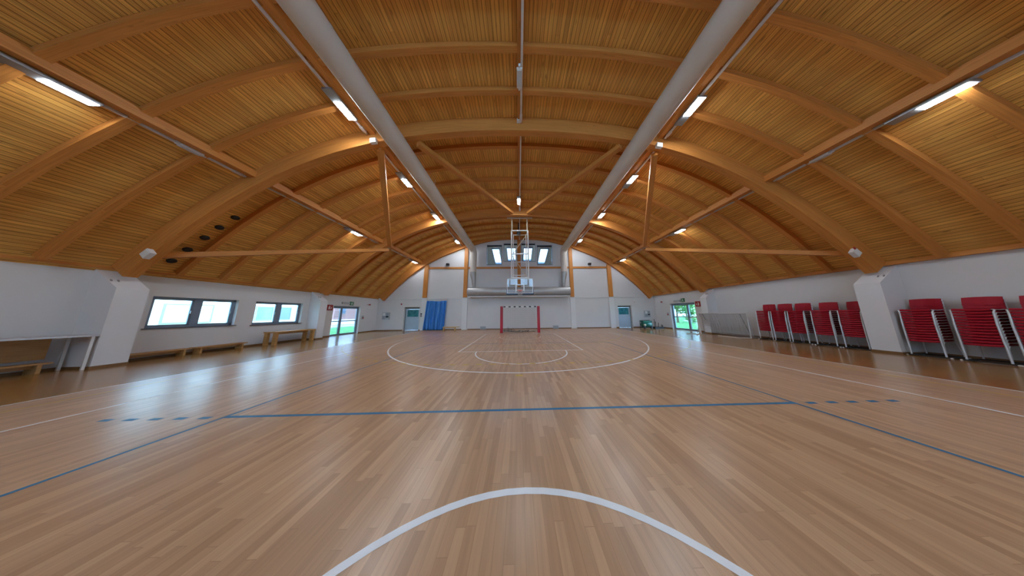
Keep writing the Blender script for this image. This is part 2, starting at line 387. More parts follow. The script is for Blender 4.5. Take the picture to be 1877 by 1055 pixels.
# ------------------------------------------------------------------ ceiling boards
mb = MB(); n = 110; D0, D1 = -13.22, 13.12; P = []; s = 0; last = None
for i in range(n+1):
    d = D0+(D1-D0)*i/n; a = curve(d, BOARD); b = curve(d, BOARD+.08)
    if last: s += math.hypot(a[0]-last[0], a[1]-last[1])
    last = a; P.append((a, b, s))
y0, y1 = YR-.3, YB+.36; v = []
for a, b, s in P: v += [(a[0], y0, a[1]), (a[0], y1, a[1]), (b[0], y1, b[1]), (b[0], y0, b[1])]
f = []; uv = []
for i in range(n):
    k = 4*i; sa, sb = P[i][2], P[i+1][2]
    f += [(k, k+1, k+5, k+4), (k+3, k+7, k+6, k+2)]; uv += [[(y0, sa), (y1, sa), (y1, sb), (y0, sb)], [(y0, sa), (y0, sb), (y1, sb), (y1, sa)]]
mb.add(v, f, uv, True)
struct('ceiling', mb, M['ceil'])

# ------------------------------------------------------------------ big arches, rafters, purlins, bracing
AY = [(-5.92, -5.69), (-.065, .165), (5.79, 6.02), (11.62, 11.86)]
AL = {2: 'huge curved timber arch nearest the camera, landing on the white pillars', 3: 'second huge curved timber arch, farther down the hall beside the glazed doors',
      1: 'huge curved timber arch overhead above the camera', 0: 'huge curved timber arch behind the camera'}
for i, (a, b) in enumerate(AY):
    solo('timber_arch', arc_box(a, b, 0, BOARD-.004, -13.02, 13.02, 72), M['beam'], AL[i], 'beam', 'huge timber arches')
def sstep(a, b, x): t = min(1, max(0, (x-a)/(b-a))); return t*t*(3-2*t)
glo = lambda d: RAFT*(1-sstep(1.5, 7.5, abs(d)))
solo('timber_arch', arc_box(YB-.24, YB-.02, 0, BOARD-.004, -13.02, 13.02, 60, glo), M['beam'], 'curved timber arch laid flat against the white back wall', 'beam', 'huge timber arches')
bays = [(-5.69, -.065, 'behind the camera'), (.165, 5.79, 'in front of the nearest big arch'), (6.02, 11.62, 'between the two big arches'), (11.86, YB-.24, 'between the far big arch and the back wall')]
SP = .972
raf = [(2.0, 1), (2.985, 1), (3.95, 1), (4.92, 1)]+[(5.9+SP*k, 2) for k in range(1, 6)]+[(11.74+SP*k, 3) for k in range(1, 5)]
cnt = {1: 0, 2: 0, 3: 0}
for y, bay in raf:
    cnt[bay] += 1
    where = {1: 'counting away from the camera before the nearest big arch', 2: 'counting from the nearest big arch toward the far one', 3: 'counting from the far big arch to the back wall'}[bay]
    solo('curved_rafter', arc_box(y-.07, y+.07, RAFT, BOARD-.004, -13.0, 13.0, 56), M['beam'], f'{ORD[cnt[bay]-1]} slender curved timber rafter {where}', 'beam', 'slender curved rafters')
ROWS = [(-9.66, 'left outer'), (-5.62, 'left inner'), (0, 'ridge'), (5.62, 'right inner'), (9.66, 'right outer')]
_ro = np.argsort(_rp[:, 0])
def raft_z(x): return float(np.interp(x, _rp[_ro, 0], _rp[_ro, 1]))
BN = {1: 'near the camera', 2: 'between the two big arches', 3: 'at the back of the hall'}
for d, rn in ROWS:
    for bi in (1, 2, 3):
        a, b, _ = bays[bi]
        if d == 0: bot = curve(0, RAFT)[1]-.05; w = .12
        elif abs(d) < 6: bot = raft_z(XC+d)-.07; w = .18
        else: bot = raft_z(XC+d)-.10; w = .20
        top = min(board_z(XC+d-w/2), board_z(XC+d+w/2))-.005
        solo('timber_purlin', MB().box(XC+d-w/2, XC+d+w/2, max(a, -1)+.002, b-.002, bot, top), M['beam'], f'{rn} straight timber purlin running along the roof {BN[bi]}', 'beam', 'lengthwise roof purlins')
BR = [((-12.62, 6.03, 3.62), (-9.10, 11.61, 5.98), 'left horizontal-looking timber brace from pillar to far arch'),
      ((-9.02, 11.60, 6.25), (-5.42, 6.04, 7.90), 'left steep timber brace between the two big arches'),
      ((-4.00, 6.04, 8.25), (-.42, 11.60, 8.78), 'left timber brace running up to the ridge beside the duct'),
      ((12.80, 6.03, 3.62), (9.26, 11.61, 5.98), 'right horizontal-looking timber brace from pillar to far arch'),
      ((9.18, 11.60, 6.25), (5.60, 6.04, 7.90), 'right steep timber brace between the two big arches'),
      ((4.22, 6.04, 8.25), (.70, 11.60, 8.78), 'right timber brace running up to the ridge beside the duct')]
for a, b, l in BR: solo('timber_brace', MB().bar(a, b, .21, .18), M['beam'], l, 'beam', 'diagonal roof braces')
PX = [(XC-9.2, .38, 3.10, 'far left of the back wall near the blue curtain'), (XC-5.3, .36, 3.10, 'on the back wall beside the left duct'), (XC+.02, .33, 3.10, 'in the middle of the back wall between the high windows'),
      (XC+5.3, .36, 3.06, 'on the back wall beside the right duct'), (XC+9.2, .38, 3.06, 'far right of the back wall above the right pale door')]
for x, w, z0, l in PX:
    solo('timber_post', MB().box(x-w/2, x+w/2, YB-.14, YB-.002, z0, curve(x-XC, glo(x-XC))[1]-.01), M['beam'], 'upright timber post '+l, 'post', 'posts on the back wall')
PXs = [p[0] for p in PX]
for i, (a, b) in enumerate(((PXs[0]+.19, PXs[1]-.18), (PXs[1]+.18, PXs[2]-.17), (PXs[2]+.17, PXs[3]-.18), (PXs[3]+.18, PXs[4]-.19))):
    struct(f'trim_{i+1}', MB().box(a, b, YB-.06, YB-.002, 5.98, 6.17), M['beam'])
struct('trim_5', MB().box(-13.55, 13.55, YB-.05, YB-.002, 3.0, 3.05), M['wall2'])
for i, x in enumerate(PXs):
    if i != 2: struct(f'trim_{6+i}', MB().box(x-.24, x+.24, YB-.10, YB-.002, 0, 2.995), M['wall2'])
for s, n_ in ((-1, 11), (1, 12)): struct(f'trim_{n_}', MB().box(s*(WX-.13), s*(WX-.002), YR, YB-.25, WALLTOP-.03, WALLTOP+.10), M['beam'])

# white pillars with sloped heads
for s in (-1, 1):
    for (a, b, l, xi) in ((5.67, 6.16, 'nearest the camera', 12.76), (11.42, 11.82, 'beside the glazed door', 12.90)):
        x0, x1 = s*xi, s*(WX-.003)
        pts = [(x0, a, 0), (x1, a, 0), (x1, a, 3.07), (x0, a, 2.44)]
        t = 'left' if s < 0 else 'right'
        t = thing('wall_pillar', f'white plastered {t} wall pillar with sloped top {l}', 'pillar', ((x0+x1)/2, (a+b)/2, 0), 'white wall pillars')
        MB().poly(pts, (0, 1, 0), b-a).build('shaft', M['wall2'], t)
        MB().box(x0-s*.012, x1, a-.012, b+.012, 0, .075).build('skirting', M['base'], t)
        for k in (-.05, .05): MB().bar((s*13.05, (a+b)/2-.16+k, 2.66), (s*13.09, (a+b)/2-.16+k, 2.72), .022, .03).build('anchor_bolt', M['grey'], t)

# skirting boards
def skirt(name, segs):
    mb = MB()
    for q in segs: mb.box(*q)
    struct(name, mb, M['base'])
for s, n_ in ((-1, 'left'), (1, 'right')):
    skirt(f'baseboard_{n_}', [(s*(WX-.016), s*(WX-.001), a, b, 0, .08) for a, b in ((YR, 5.65), (6.18, 11.40), (11.84, 12.88), (15.07, YB))])
skirt('baseboard_back', [(a, b, YB-.016, YB-.001, 0, .08) for a, b in ((-WX, -11.07), (-9.56, -9.33), (-8.83, -5.43), (-4.93, 5.17), (5.67, 9.07), (9.57, 9.84), (11.26, WX))])

# ------------------------------------------------------------------ windows and doors
def wall_window(n_, y0, y1, z0, z1, s=-1):
    xf = s*(WX+.17)
    def B(a, b, c, d, t=.07): return (xf-s*.035, xf+s*.035, a, b, c, d)
    mb = MB(); fw = .075
    for q in ((y0, y1, z1-fw, z1), (y0, y1, z0, z0+fw), (y0, y0+fw, z0, z1), (y1-fw, y1, z0, z1)): mb.box(*B(*q))
    w = struct(f'window_{n_}', mb, M['steel'])
    ym = (y0+y1)/2
    MB().box(xf-s*.05, xf+s*.045, ym-.085, ym+.085, z0+fw, z1-fw).build('mullion', M['steel'], w)
    for a, b in ((y0+fw, ym-.085), (ym+.085, y1-fw)):
        sash = MB()
        for q in ((a, b, z1-fw-.04, z1-fw), (a, b, z0+fw, z0+fw+.04), (a, a+.04, z0+fw, z1-fw), (b-.04, b, z0+fw, z1-fw)): sash.box(xf-s*.025, xf+s*.025, *q)
        sh = sash.build('sash', M['steel'], w)
        MB().box(xf-.004, xf+.004, a+.04, b-.04, z0+fw+.04, z1-fw-.04).build('pane', M['glass'], sh)
        if s < 0: MB().rbox(xf-s*.06, xf-s*.025, b-.03, b-.01, (z0+z1)/2-.06, (z0+z1)/2+.06, .004).build('handle', M['grey'], sh)
    MB().box(s*(WX-.045), s*(WX+.13), y0-.05, y1+.05, z0-.035, z0).build('sill', M['sill'], w)
    return w
wall_window(1, *WIN[0]); wall_window(2, *WIN[1])
k = 3
for h in REAR[:2]: wall_window(k, *h, s=-1); k += 1
for h in REAR: wall_window(k, *h, s=1); k += 1  # unseen side windows, added to let in daylight
# small high windows of the gable: dark frame lining the opening, roller box at the head
for i, (a, b, c, d) in enumerate(GW):
    mb = MB(); t = .035; y0, y1 = YB-.02, YB+.06
    for q in ((a-.01, b+.01, d-t, d+.01), (a-.01, b+.01, c-.01, c+t), (a-.01, a+t, c, d), (b-t, b+.01, c, d)): mb.box(q[0], q[1], y0, y1, q[2], q[3])
    w = struct(f'window_{k+i}', mb, M['steel'])
    MB().box(a+t, b-t, YB+.0, YB+.05, d-.16, d-t).build('blind_box', M['black'], w)
    MB().box(a+t, b-t, YB+.035, YB+.041, c+t, d-.16).build('pane', M['glass'], w)
# the loft behind them: a sloping white ceiling with four skylights
SK = [(-2.98, -2.08, 18.05, 21.4), (-1.32, -.26, 17.9, 20.7), (.58, 1.64, 17.9, 20.7), (2.46, 3.46, 18.05, 21.35)]
lz = lambda y: 8.95-.25*(y-17.0)
mb = MB(); xs = sorted({-4.6, 4.8}|{q[0] for q in SK}|{q[1] for q in SK})
for a, b in zip(xs, xs[1:]):
    hs = [(q[2], q[3]) for q in SK if q[0]-1e-6 <= a and b <= q[1]+1e-6]; y = YB+.361
    for c_, d_ in hs+[(23.4, None)]:
        v = [(a, y, lz(y)), (b, y, lz(y)), (b, c_, lz(c_)), (a, c_, lz(c_))]; v += [(p[0], p[1], p[2]+.2) for p in v]
        mb.add(v, [(0, 3, 2, 1), (4, 5, 6, 7), (0, 1, 5, 4), (1, 2, 6, 5), (2, 3, 7, 6), (3, 0, 4, 7)]); y = d_
mb.box(-4.7, -4.6, YB+.361, 23.4, 5.2, 9.1); mb.box(4.8, 4.9, YB+.361, 23.4, 5.2, 9.1); mb.box(-4.7, 4.9, 23.3, 23.4, 5.2, 7.5); mb.box(-4.7, 4.9, YB+.361, 23.4, 5.1, 5.2)
struct('wall_loft', mb, M['attic'])
for i, (a, b, c_, d_) in enumerate(SK):
    mb = MB(); t = .07
    def slab(x0, x1, ya, yb, h0, h1):
        v = [(x0, ya, lz(ya)+h0), (x1, ya, lz(ya)+h0), (x1, yb, lz(yb)+h0), (x0, yb, lz(yb)+h0)]; v += [(p[0], p[1], p[2]+h1-h0) for p in v]
        return (v, [(0, 3, 2, 1), (4, 5, 6, 7), (0, 1, 5, 4), (1, 2, 6, 5), (2, 3, 7, 6), (3, 0, 4, 7)])
    for q in ((a, b, c_, c_+.16), (a, b, d_-.12, d_), (a, a+t, c_+.16, d_-.12), (b-t, b, c_+.16, d_-.12)): mb.add(*slab(*q, -.06, .12))
    w = struct(f'window_{k+4+i}', mb, M['steel'])
    MB().add(*slab(a+t, b-t, c_+.16, d_-.12, .02, .03)).build('pane', M['glass'], w)

for i, (a, b, c, d) in enumerate(RG):
    mb = MB(); t = .06; y0, y1 = YR-.2, YR-.1
    for q in ((a, b, d-t, d), (a, b, c, c+t), (a, a+t, c+t, d-t), (b-t, b, c+t, d-t)): mb.box(q[0], q[1], y0, y1, q[2], q[3])
    w = struct(f'window_{k+8+i}', mb, M['steel'])  # rear gable windows, plus the two added light panels
    MB().box(a+t, b-t, YR-.154, YR-.146, c+t, d-t).build('pane', M['glass'], w)

def back_door(n_, a, b, top, flip):
    y = YB+.20; mb = MB(); t = .055
    for q in ((a, a+t, 0, top), (b-t, b, 0, top), (a+t, b-t, top-.19, top)): mb.box(q[0], q[1], y-.03, y+.09, q[2], q[3])
    fr = struct(f'door_{n_}', mb, M['dframe'])
    zt = top-.195; z0, z1 = 1.28, 1.93; x0, x1 = a+t+.005, b-t-.005; g0, g1 = x0+.14, x1-.14
    leaf = MB().box(x0, x1, y, y+.05, .004, z0).box(x0, x1, y, y+.05, z1, zt).box(x0, g0, y, y+.05, z0, z1).box(g1, x1, y, y+.05, z0, z1)
    lf = leaf.build('leaf', M['door'], fr)
    MB().box(g0, g1, y+.015, y+.03, z0, z1).build('glazing', M['teal'], lf)
    hx = x1-.09 if not flip else x0+.09
    MB().tube([(hx, y, 1.02), (hx, y-.05, 1.02), (hx+(-.11 if not flip else .11), y-.05, 1.02)], .011, 8).build('handle', M['chrome'], lf)
back_door(1, *GD[0][:2], GD[0][3], False); back_door(2, *GD[1][:2], GD[1][3], True)
def glazed_door(n_, s):
    y0, y1, _, z1 = DR; y1 -= .0; x = s*(WX+.19); fw = .085; mb = MB()
    bx = lambda a, b, c, d, t=.04: (x-s*t, x+s*t, a, b, c, d)
    for q in ((y0, y1, z1-.09, z1), (y0, y0+.05, 0, z1-.09), (y1-.05, y1, 0, z1-.09), (y0+.05, y1-.05, 0, .02)): mb.box(*bx(*q, .05))
    fr = struct(f'door_{n_}', mb, M['steel']); ym = y0+.74
    for a, b in ((y0+.05, ym), (ym, y1-.05)):
        st = MB(); 
        for q in ((a+.003, b-.003, z1-.17, z1-.093), (a+.003, b-.003, .022, .11), (a+.003, a+fw, .11, z1-.17), (b-fw, b-.003, .11, z1-.17), (a+fw, b-fw, 1.02, 1.09)): st.box(*bx(*q, .03))
        lf = st.build('leaf', M['steel'], fr)
        for c, d in ((.11, 1.02), (1.09, z1-.17)): MB().box(x-.004, x+.004, a+fw, b-fw, c, d).build('pane', M['glass'], lf)
    MB().tube([(x-s*.03, ym+.12, 1.055), (x-s*.10, ym+.12, 1.055), (x-s*.10, y1-.2, 1.055), (x-s*.03, y1-.2, 1.055)], .016, 8).build('push_bar', M['steel'], fr)
glazed_door(3, -1); glazed_door(4, 1)

# ------------------------------------------------------------------ air ducts
def big_duct(s, label):
    x = XC+s*4.53; xv = XC+s*4.43; t = thing('air_duct', label, 'duct', (x, 5, 7.8), 'big round air ducts')
    MB().tube([(x, YR+.1, 7.8), (x, 0, 7.8), (x, 8, 7.8), (x, 15.75, 7.8)], .325, 32, False).build('main_run', M['duct'], t)
    pts = [(x, 15.70, 7.8)]
    for i in range(1, 7):
        a = R(90*i/6); pts.append((x+(xv-x)*i/6, 15.75+.42*math.sin(a), 7.8-.5*(1-math.cos(a))))
    pts += [(xv, 16.17, 6.6), (xv, 16.17, 5.45)]
    MB().tube(pts, [.325, .325, .325, .32, .315, .31, .30, .295, .295], 28, False).build('drop_pipe', M['duct'], t)
    MB().tube([(xv, 16.17, 5.47), (xv, 16.17, 5.25), (xv-s*.10, 16.17, 4.7), (xv-s*.14, 16.17, 4.02)], [.30, .30, .22, .15], 20, False).build('reducer', M['duct2'], t)
    for y in (1.2, 3.1, 4.45, 6.3, 8.9, 11.2, 13.5): MB().tube([(x, y-.02, 7.8), (x, y+.02, 7.8)], .331, 32, False).build('collar', M['duct'], t)
    for y in (2.75, 8.4, 13.6): MB().tube([(x, y, 8.1), (x, y, min(8.7, board_z(x)))], .01, 6).build('hanger', M['tray'], t)
big_duct(-1, 'long pale round air duct hanging left of the ridge, bending down at the back wall')
big_duct(1, 'long pale round air duct hanging right of the ridge, bending down at the back wall')
t = thing('supply_duct', 'horizontal round metal duct on the back wall behind the basketball backboard', 'duct', (.1, 16.25, 3.15))
MB().tube([(-4.83, 16.27, 3.58), (0, 16.27, 3.58), (4.95, 16.27, 3.58)], .42, 32).build('main_run', M['duct2'], t)
for x in (-4.8, -3.0, -1.2, .6, 2.4, 4.92): MB().tube([(x-.02, 16.27, 3.58), (x+.02, 16.27, 3.58)], .43, 32).build('collar', M['duct2'], t)
MB().box(-4.7, 4.85, 16.0, YB-.06, 3.06, 3.14).build('support_shelf', M['wall2'], t)
for x in (-4, -1.5, 1.6, 4.1): MB().tube([(x, 16.27, 4.0), (x, 16.5, 4.15), (x, YB-.003, 4.15)], .012, 6).build('bracket', M['tray'], t)

# ------------------------------------------------------------------ lamps and cable trays
def lamp(x, y0, y1, z, lit_lo, lit_hi, label, w=.30, m='lamp'):
    t = thing('ceiling_lamp', label, 'lamp', (x, (y0+y1)/2, z), 'lit strip lamps under the roof')
    MB().rbox(x-w/2, x+w/2, y0, y1, z, z+.07, .012).build('housing', M['grey'], t)
    MB().rbox(x-w/2+.035, x+w/2-.035, lit_lo, lit_hi, z-.012, z+.002, .004).build('diffuser', M[m], t)
    for y in (y0+.12, y1-.12): MB().box(x-.02, x+.02, y-.015, y+.015, z+.071, z+.15).build('bracket', M['tray'], t)
def emerg(x, y, z, label, w=.15, l=.36):
    t = thing('emergency_lamp', label, 'lamp', (x, y, z), 'small unlit emergency lamps')
    MB().rbox(x-w/2, x+w/2, y-l/2, y+l/2, z+.012, z+.08, .01).build('housing', M['wbox'], t)
    MB().rbox(x-w/2+.02, x+w/2-.02, y-l/2+.03, y+l/2-.03, z, z+.013, .004).build('diffuser', M['dull'], t)
    for yy in (y-l/2-.03, y+l/2+.03): MB().box(x-.03, x+.03, yy-.025, yy+.025, z+.02, z+.12).build('clip', M['wbox'], t)
zo, zm, zr = raft_z(XC+9.72)-.16, raft_z(XC+5.7)-.18, curve(0, RAFT)[1]-.21
for s, n_ in ((-1, 'left'), (1, 'right')):
    xo, xm = XC+s*9.86, XC+s*5.80
    for i, (a, b) in enumerate(((2.55, 3.60), (9.36, 10.26), (15.1, 16.1))):
        lo, hi = ((b-.52, b-.02) if s < 0 else (a+.02, a+.50)) if i else ((3.14, 3.57) if s < 0 else (2.86, 3.34))
        if i == 0 and s > 0: a, b = 2.82, 3.70
        lamp(xo, a, b, zo, lo, hi, f'lit strip lamp, {ORD[i]} from the camera on the {n_} outer tray', m='lamp2')
    for i, (a, b) in enumerate(((4.37, 5.22), (7.46, 8.36), (10.70, 11.53), (14.85, 15.7))):
        lo, hi = (b-.52, b-.02) if s < 0 else (a+.02, a+.52)
        lamp(xm, a, b, zm, lo, hi, f'lit strip lamp, {ORD[i]} from the camera beside the {n_} air duct')
    for y in (-1.9, -4.7): lamp(xm, y-.4, y+.4, zm, y-.35, y+.35, f'unseen strip lamp added for light behind the camera, {n_} row')  # out-of-view lamps added to brighten the hall
    for i, y in enumerate((4.73, 11.25)): emerg(xo, y, zo+.03, f'small unlit lamp, {"near" if i == 0 else "far"} one on the {n_} outer tray')
emerg(XC+.0, 4.45, zr, 'small unlit lamp on the ridge tray overhead', .17, .46)
lamp(XC+.0, 9.95, 10.7, zr, 10.15, 10.68, 'lit strip lamp on the ridge above the basketball hoop', .24)
for d, rn, z in ((-9.86, 'left outer', zo+.072), (-5.80, 'left inner', zm+.072), (.07, 'ridge', zr+.072), (5.80, 'right inner', zm+.072), (9.86, 'right outer', zo+.072)):
    for bi in (1, 2, 3):
        a, b, _ = bays[bi]; x = XC+d
        solo('cable_tray', MB().box(x-.032, x+.032, max(a, -1)+.03, b-.04, z, z+.05).box(x-.05, x+.05, b-.3, b-.12, z-.01, z+.06), M['tray'], f'grey metal cable tray along the {rn} purlin {BN[bi]}', 'cable tray', 'cable trays under the purlins')

# white junction boxes on the near arch, and the row of round black vents behind its left foot
def jbox(x, y, z, a, label, s=.25):
    t = thing('junction_box', label, 'box', (x, y, z), 'white boxes on the near arch')
    c, sn = math.cos(a), math.sin(a)
    P = lambda u, v: (x+u*c-v*sn, y, z+u*sn+v*c)
    MB().poly([P(-s/2, -s/2*.85), P(s/2, -s/2*.85), P(s/2, s/2*.85), P(-s/2, s/2*.85)], (0, 1, 0), .10).build('housing', M['wbox'], t)
    MB().poly([(p[0], p[1]-.006, p[2]) for p in (P(-s*.42, -s*.35), P(s*.42, -s*.35), P(s*.42, s*.35), P(-s*.42, s*.35))], (0, 1, 0), .006).build('cover', M['signw'], t)
    return t
jbox(-5.46, 5.69, 8.00, .15, 'white box on the near arch beside the left duct', .22)
jbox(5.55, 5.69, 7.97, -.15, 'white box on the near arch beside the right duct', .22)
jbox(XC-.02, 5.69, 9.02, 0, 'white box on the near arch at the ridge', .14)
jbox(-12.28, 5.69, 3.58, .8, 'white box at the left foot of the near arch', .27)
b5 = jbox(12.32, 5.69, 3.56, -.8, 'white box with a red spot at the right foot of the near arch', .27)
MB().lathe([(.0, -.012), (.05, -.012), (.05, .0)], (12.24, 5.69, 3.72), 'y', 14).build('red_lens', M['signr'], b5)
for i, (x, y) in enumerate(((-11.35, 6.64), (-11.81, 6.61), (-12.24, 6.60), (-12.70, 6.57), (-13.10, 6.54))):
    z = board_z(x); e = .02; g = (board_z(x+e)-board_z(x-e))/(2*e); nrm = Vector((g, 0, -1)).normalized(); tx = Vector((1, 0, g)).normalized()
    def ring(r, h, n=24): return [Vector((x, y, z))+nrm*h+tx*(r*math.cos(2*math.pi*k/n))+Vector((0, r*math.sin(2*math.pi*k/n), 0)) for k in range(n)]
    mb = MB(); prof = [(.098, .002), (.10, .04), (.08, .06), (.03, .065)]; v = []
    for r, h in prof: v += ring(r, h)
    f = [(j*24+q, j*24+(q+1) % 24, (j+1)*24+(q+1) % 24, (j+1)*24+q) for j in range(3) for q in range(24)]
    mb.add(v, f, None, True).add(v[-24:], [tuple(range(24))]).add(v[:24], [tuple(range(24))])
    solo('round_vent', mb, M['black'], f'round black disc on the left roof boards, {ORD[i]} from the top', 'vent', 'round black discs on the left roof')

# ------------------------------------------------------------------ basketball hoop hung from the roof
bx = .09
t = thing('basketball_hoop', 'ceiling-hung basketball hoop with glass backboard on a white tube frame', 'basketball hoop', (bx, 12.0, 2.9))
fr = MB(); xl, xr = bx-.60, bx+.64; yf = 12.15
for x in (xl, xr): fr.tube([(x, yf, 4.05), (x, yf, 7.70)], .05, 8)
for z in (4.05, 5.86, 7.70): fr.tube([(xl, yf, z), (xr, yf, z)], .046, 8)
fr.build('front_frame', M['wsteel'], t)
rf = MB(); yb_ = 13.3
for x in (bx-.50, bx+.55): rf.tube([(x, yb_, 4.25), (x, yb_, 7.95)], .036, 8)
for z in (4.5, 5.6, 7.9): rf.tube([(bx-.50, yb_, z), (bx+.55, yb_, z)], .034, 8)
for x, x2 in ((xl, bx-.5), (xr, bx+.55)):
    for z in (4.05, 7.7): rf.tube([(x, yf, z), (x2, yb_, z+.2)], .024, 8)
rf.build('rear_frame', M['wsteel'], t)
MB().tube([(xr-.05, yf+.05, 7.45), (xl+.03, yf+.05, 5.8)], .026, 8).build('diagonal_brace', M['ysteel'], t)
MB().tube([(xl+.03, yf+.05, 5.75), (xr-.1, yb_-.1, 4.4)], .024, 8).build('diagonal_brace', M['ysteel'], t)
for x in (xl+.03, xr-.05): MB().tube([(x, 12.2, 7.6), (x, 12.2, 8.95)], .045, 8).build('hanger', M['ysteel'], t)
MB().box(bx-.95, bx+1.0, 12.15, 12.25, 8.72, 8.80).build('cross_beam', M['tray'], t)
MB().rbox(bx-.22, bx+.1, 13.2, 13.5, 7.9, 8.25, .03).tube([(bx-.06, 13.35, 8.2), (bx-.06, 13.35, 9.0)], .05, 8).build('winch_motor', M['black'], t)
yb2 = 11.98; z0, z1, x0, x1 = 2.90, 3.96, bx-.92, bx+.93
bb = MB(); w_ = .035
for q in ((x0, x1, z1-w_, z1), (x0, x1, z0, z0+w_), (x0, x0+w_, z0+w_, z1-w_), (x1-w_, x1, z0+w_, z1-w_)): bb.box(q[0], q[1], yb2-.012, yb2+.03, q[2], q[3])
bbo = bb.build('backboard', M['wsteel'], t)
MB().box(x0+w_, x1-w_, yb2, yb2+.012, z0+w_, z1-w_).build('glass_panel', M['bglass'], bbo)
sq = MB()
for q in ((bx-.3, bx+.3, 3.5, 3.55), (bx-.3, bx+.3, 3.08, 3.13), (bx-.3, bx-.25, 3.13, 3.5), (bx+.25, bx+.3, 3.13, 3.5)): sq.box(q[0], q[1], yb2-.006, yb2-.001, q[2], q[3])
sq.build('target_square', M['wsteel'], bbo)
MB().rbox(x0-.04, x1+.04, yb2-.03, yb2+.05, z0-.09, z0, .015).rbox(x0-.04, x0, yb2-.03, yb2+.05, z0, z0+.32, .012).rbox(x1, x1+.04, yb2-.03, yb2+.05, z0, z0+.32, .012).build('edge_padding', M['navy'], bbo)
MB().tube([(bx-.3, yb2+.05, z0+.1), (bx-.3, yf, 4.1)], .025, 6).tube([(bx+.3, yb2+.05, z0+.1), (bx+.3, yf, 4.1)], .025, 6).tube([(bx-.6, yb2+.05, 3.5), (bx+.6, yb2+.05, 3.5)], .025, 6).build('back_bracket', M['wsteel'], t)
rm = MB(); rp = [(bx+.225*math.cos(2*math.pi*k/32), yb2-.42+.225*math.sin(2*math.pi*k/32), 3.05) for k in range(33)]
rm.tube(rp, .011, 8, False).box(bx-.09, bx+.09, yb2-.2, yb2-.012, 3.03, 3.06).box(bx-.12, bx+.12, yb2-.02, yb2-.008, 2.97, 3.12); rmo = rm.build('rim', M['orange'], t)
nt_ = MB()
for k in range(14):
    for sgn in (1, -1):
        pts = []
        for j in range(7):
            q = j/6; r = .22-.10*math.sin(q*1.4); a = 2*math.pi*(k+sgn*q*1.5)/14; pts.append((bx+r*math.cos(a), yb2-.42+r*math.sin(a), 3.045-.43*q))
        nt_.tube(pts, .005, 4, False)
nt_.build('net', M['net'], rmo)

# ------------------------------------------------------------------ handball goal
gy = 13.6; gx0, gx1 = -1.46, 1.66
t = thing('handball_goal', 'handball goal with thick red padded posts standing under the basketball hoop', 'goal', (.1, gy, 0))
for a in (gx0, gx1-.21): MB().rbox(a, a+.21, gy-.1, gy+.1, .01, 2.06, .03).build('padded_post', M['pad'], t)
cb = MB().box(gx0+.2, gx1-.2, gy-.04, gy+.04, 1.98, 2.06).build('crossbar', M['signw'], t)
for i in range(7):
    a = gx0+.26+i*.405; MB().box(a-.02, a+.15, gy-.043, gy+.043, 1.977, 2.063).build('dark_band', M['black'], cb)
nb = MB()
def rail(z): return gy+.25+.75*(1-z/2.0)
for i in range(22):
    x = gx0+.1+i*(gx1-gx0-.2)/21; nb.tube([(x, gy+.04, 2.0), (x+.02*math.sin(i), rail(1.9), 1.9), (x, rail(1.0), 1.0), (x+.03*math.cos(i*2), rail(.05), .05)], .0045, 3, False)
for j in range(12):
    z = .08+j*.165; nb.tube([(gx0+.1+q*(gx1-gx0-.2)/8, rail(z)+.02*math.sin(q*2+j), z+.02*math.cos(q*3+j)) for q in range(9)], .0045, 3, False)
nb.build('net', M['net'], t)
nb = MB(); rnd = random.Random(3)
for j in range(60):
    x = rnd.uniform(gx0+.2, gx1-.9 if j < 40 else gx1-.3); h = (.42 if x < -.55 else .16); y = rnd.uniform(gy+.35, gy+.8)
    pts = [(x+rnd.uniform(-.25, .35)*k/3, y+rnd.uniform(-.1, .1), .02+abs(rnd.gauss(0, .5))*h*(1-abs(k-1.5)/3)) for k in range(4)]
    nb.tube([(min(max(p[0], gx0+.15), gx1-.25), p[1], min(p[2], h)) for p in pts], .009, 4, False)
nb.build('gathered_net', M['dnet'], t)
MB().tube([(gx0+.1, gy+.1, .03), (gx0+.1, gy+1.0, .03), (gx1-.1, gy+1.0, .03), (gx1-.1, gy+.1, .03)], .025, 8).build('ground_frame', M['wsteel'], t)

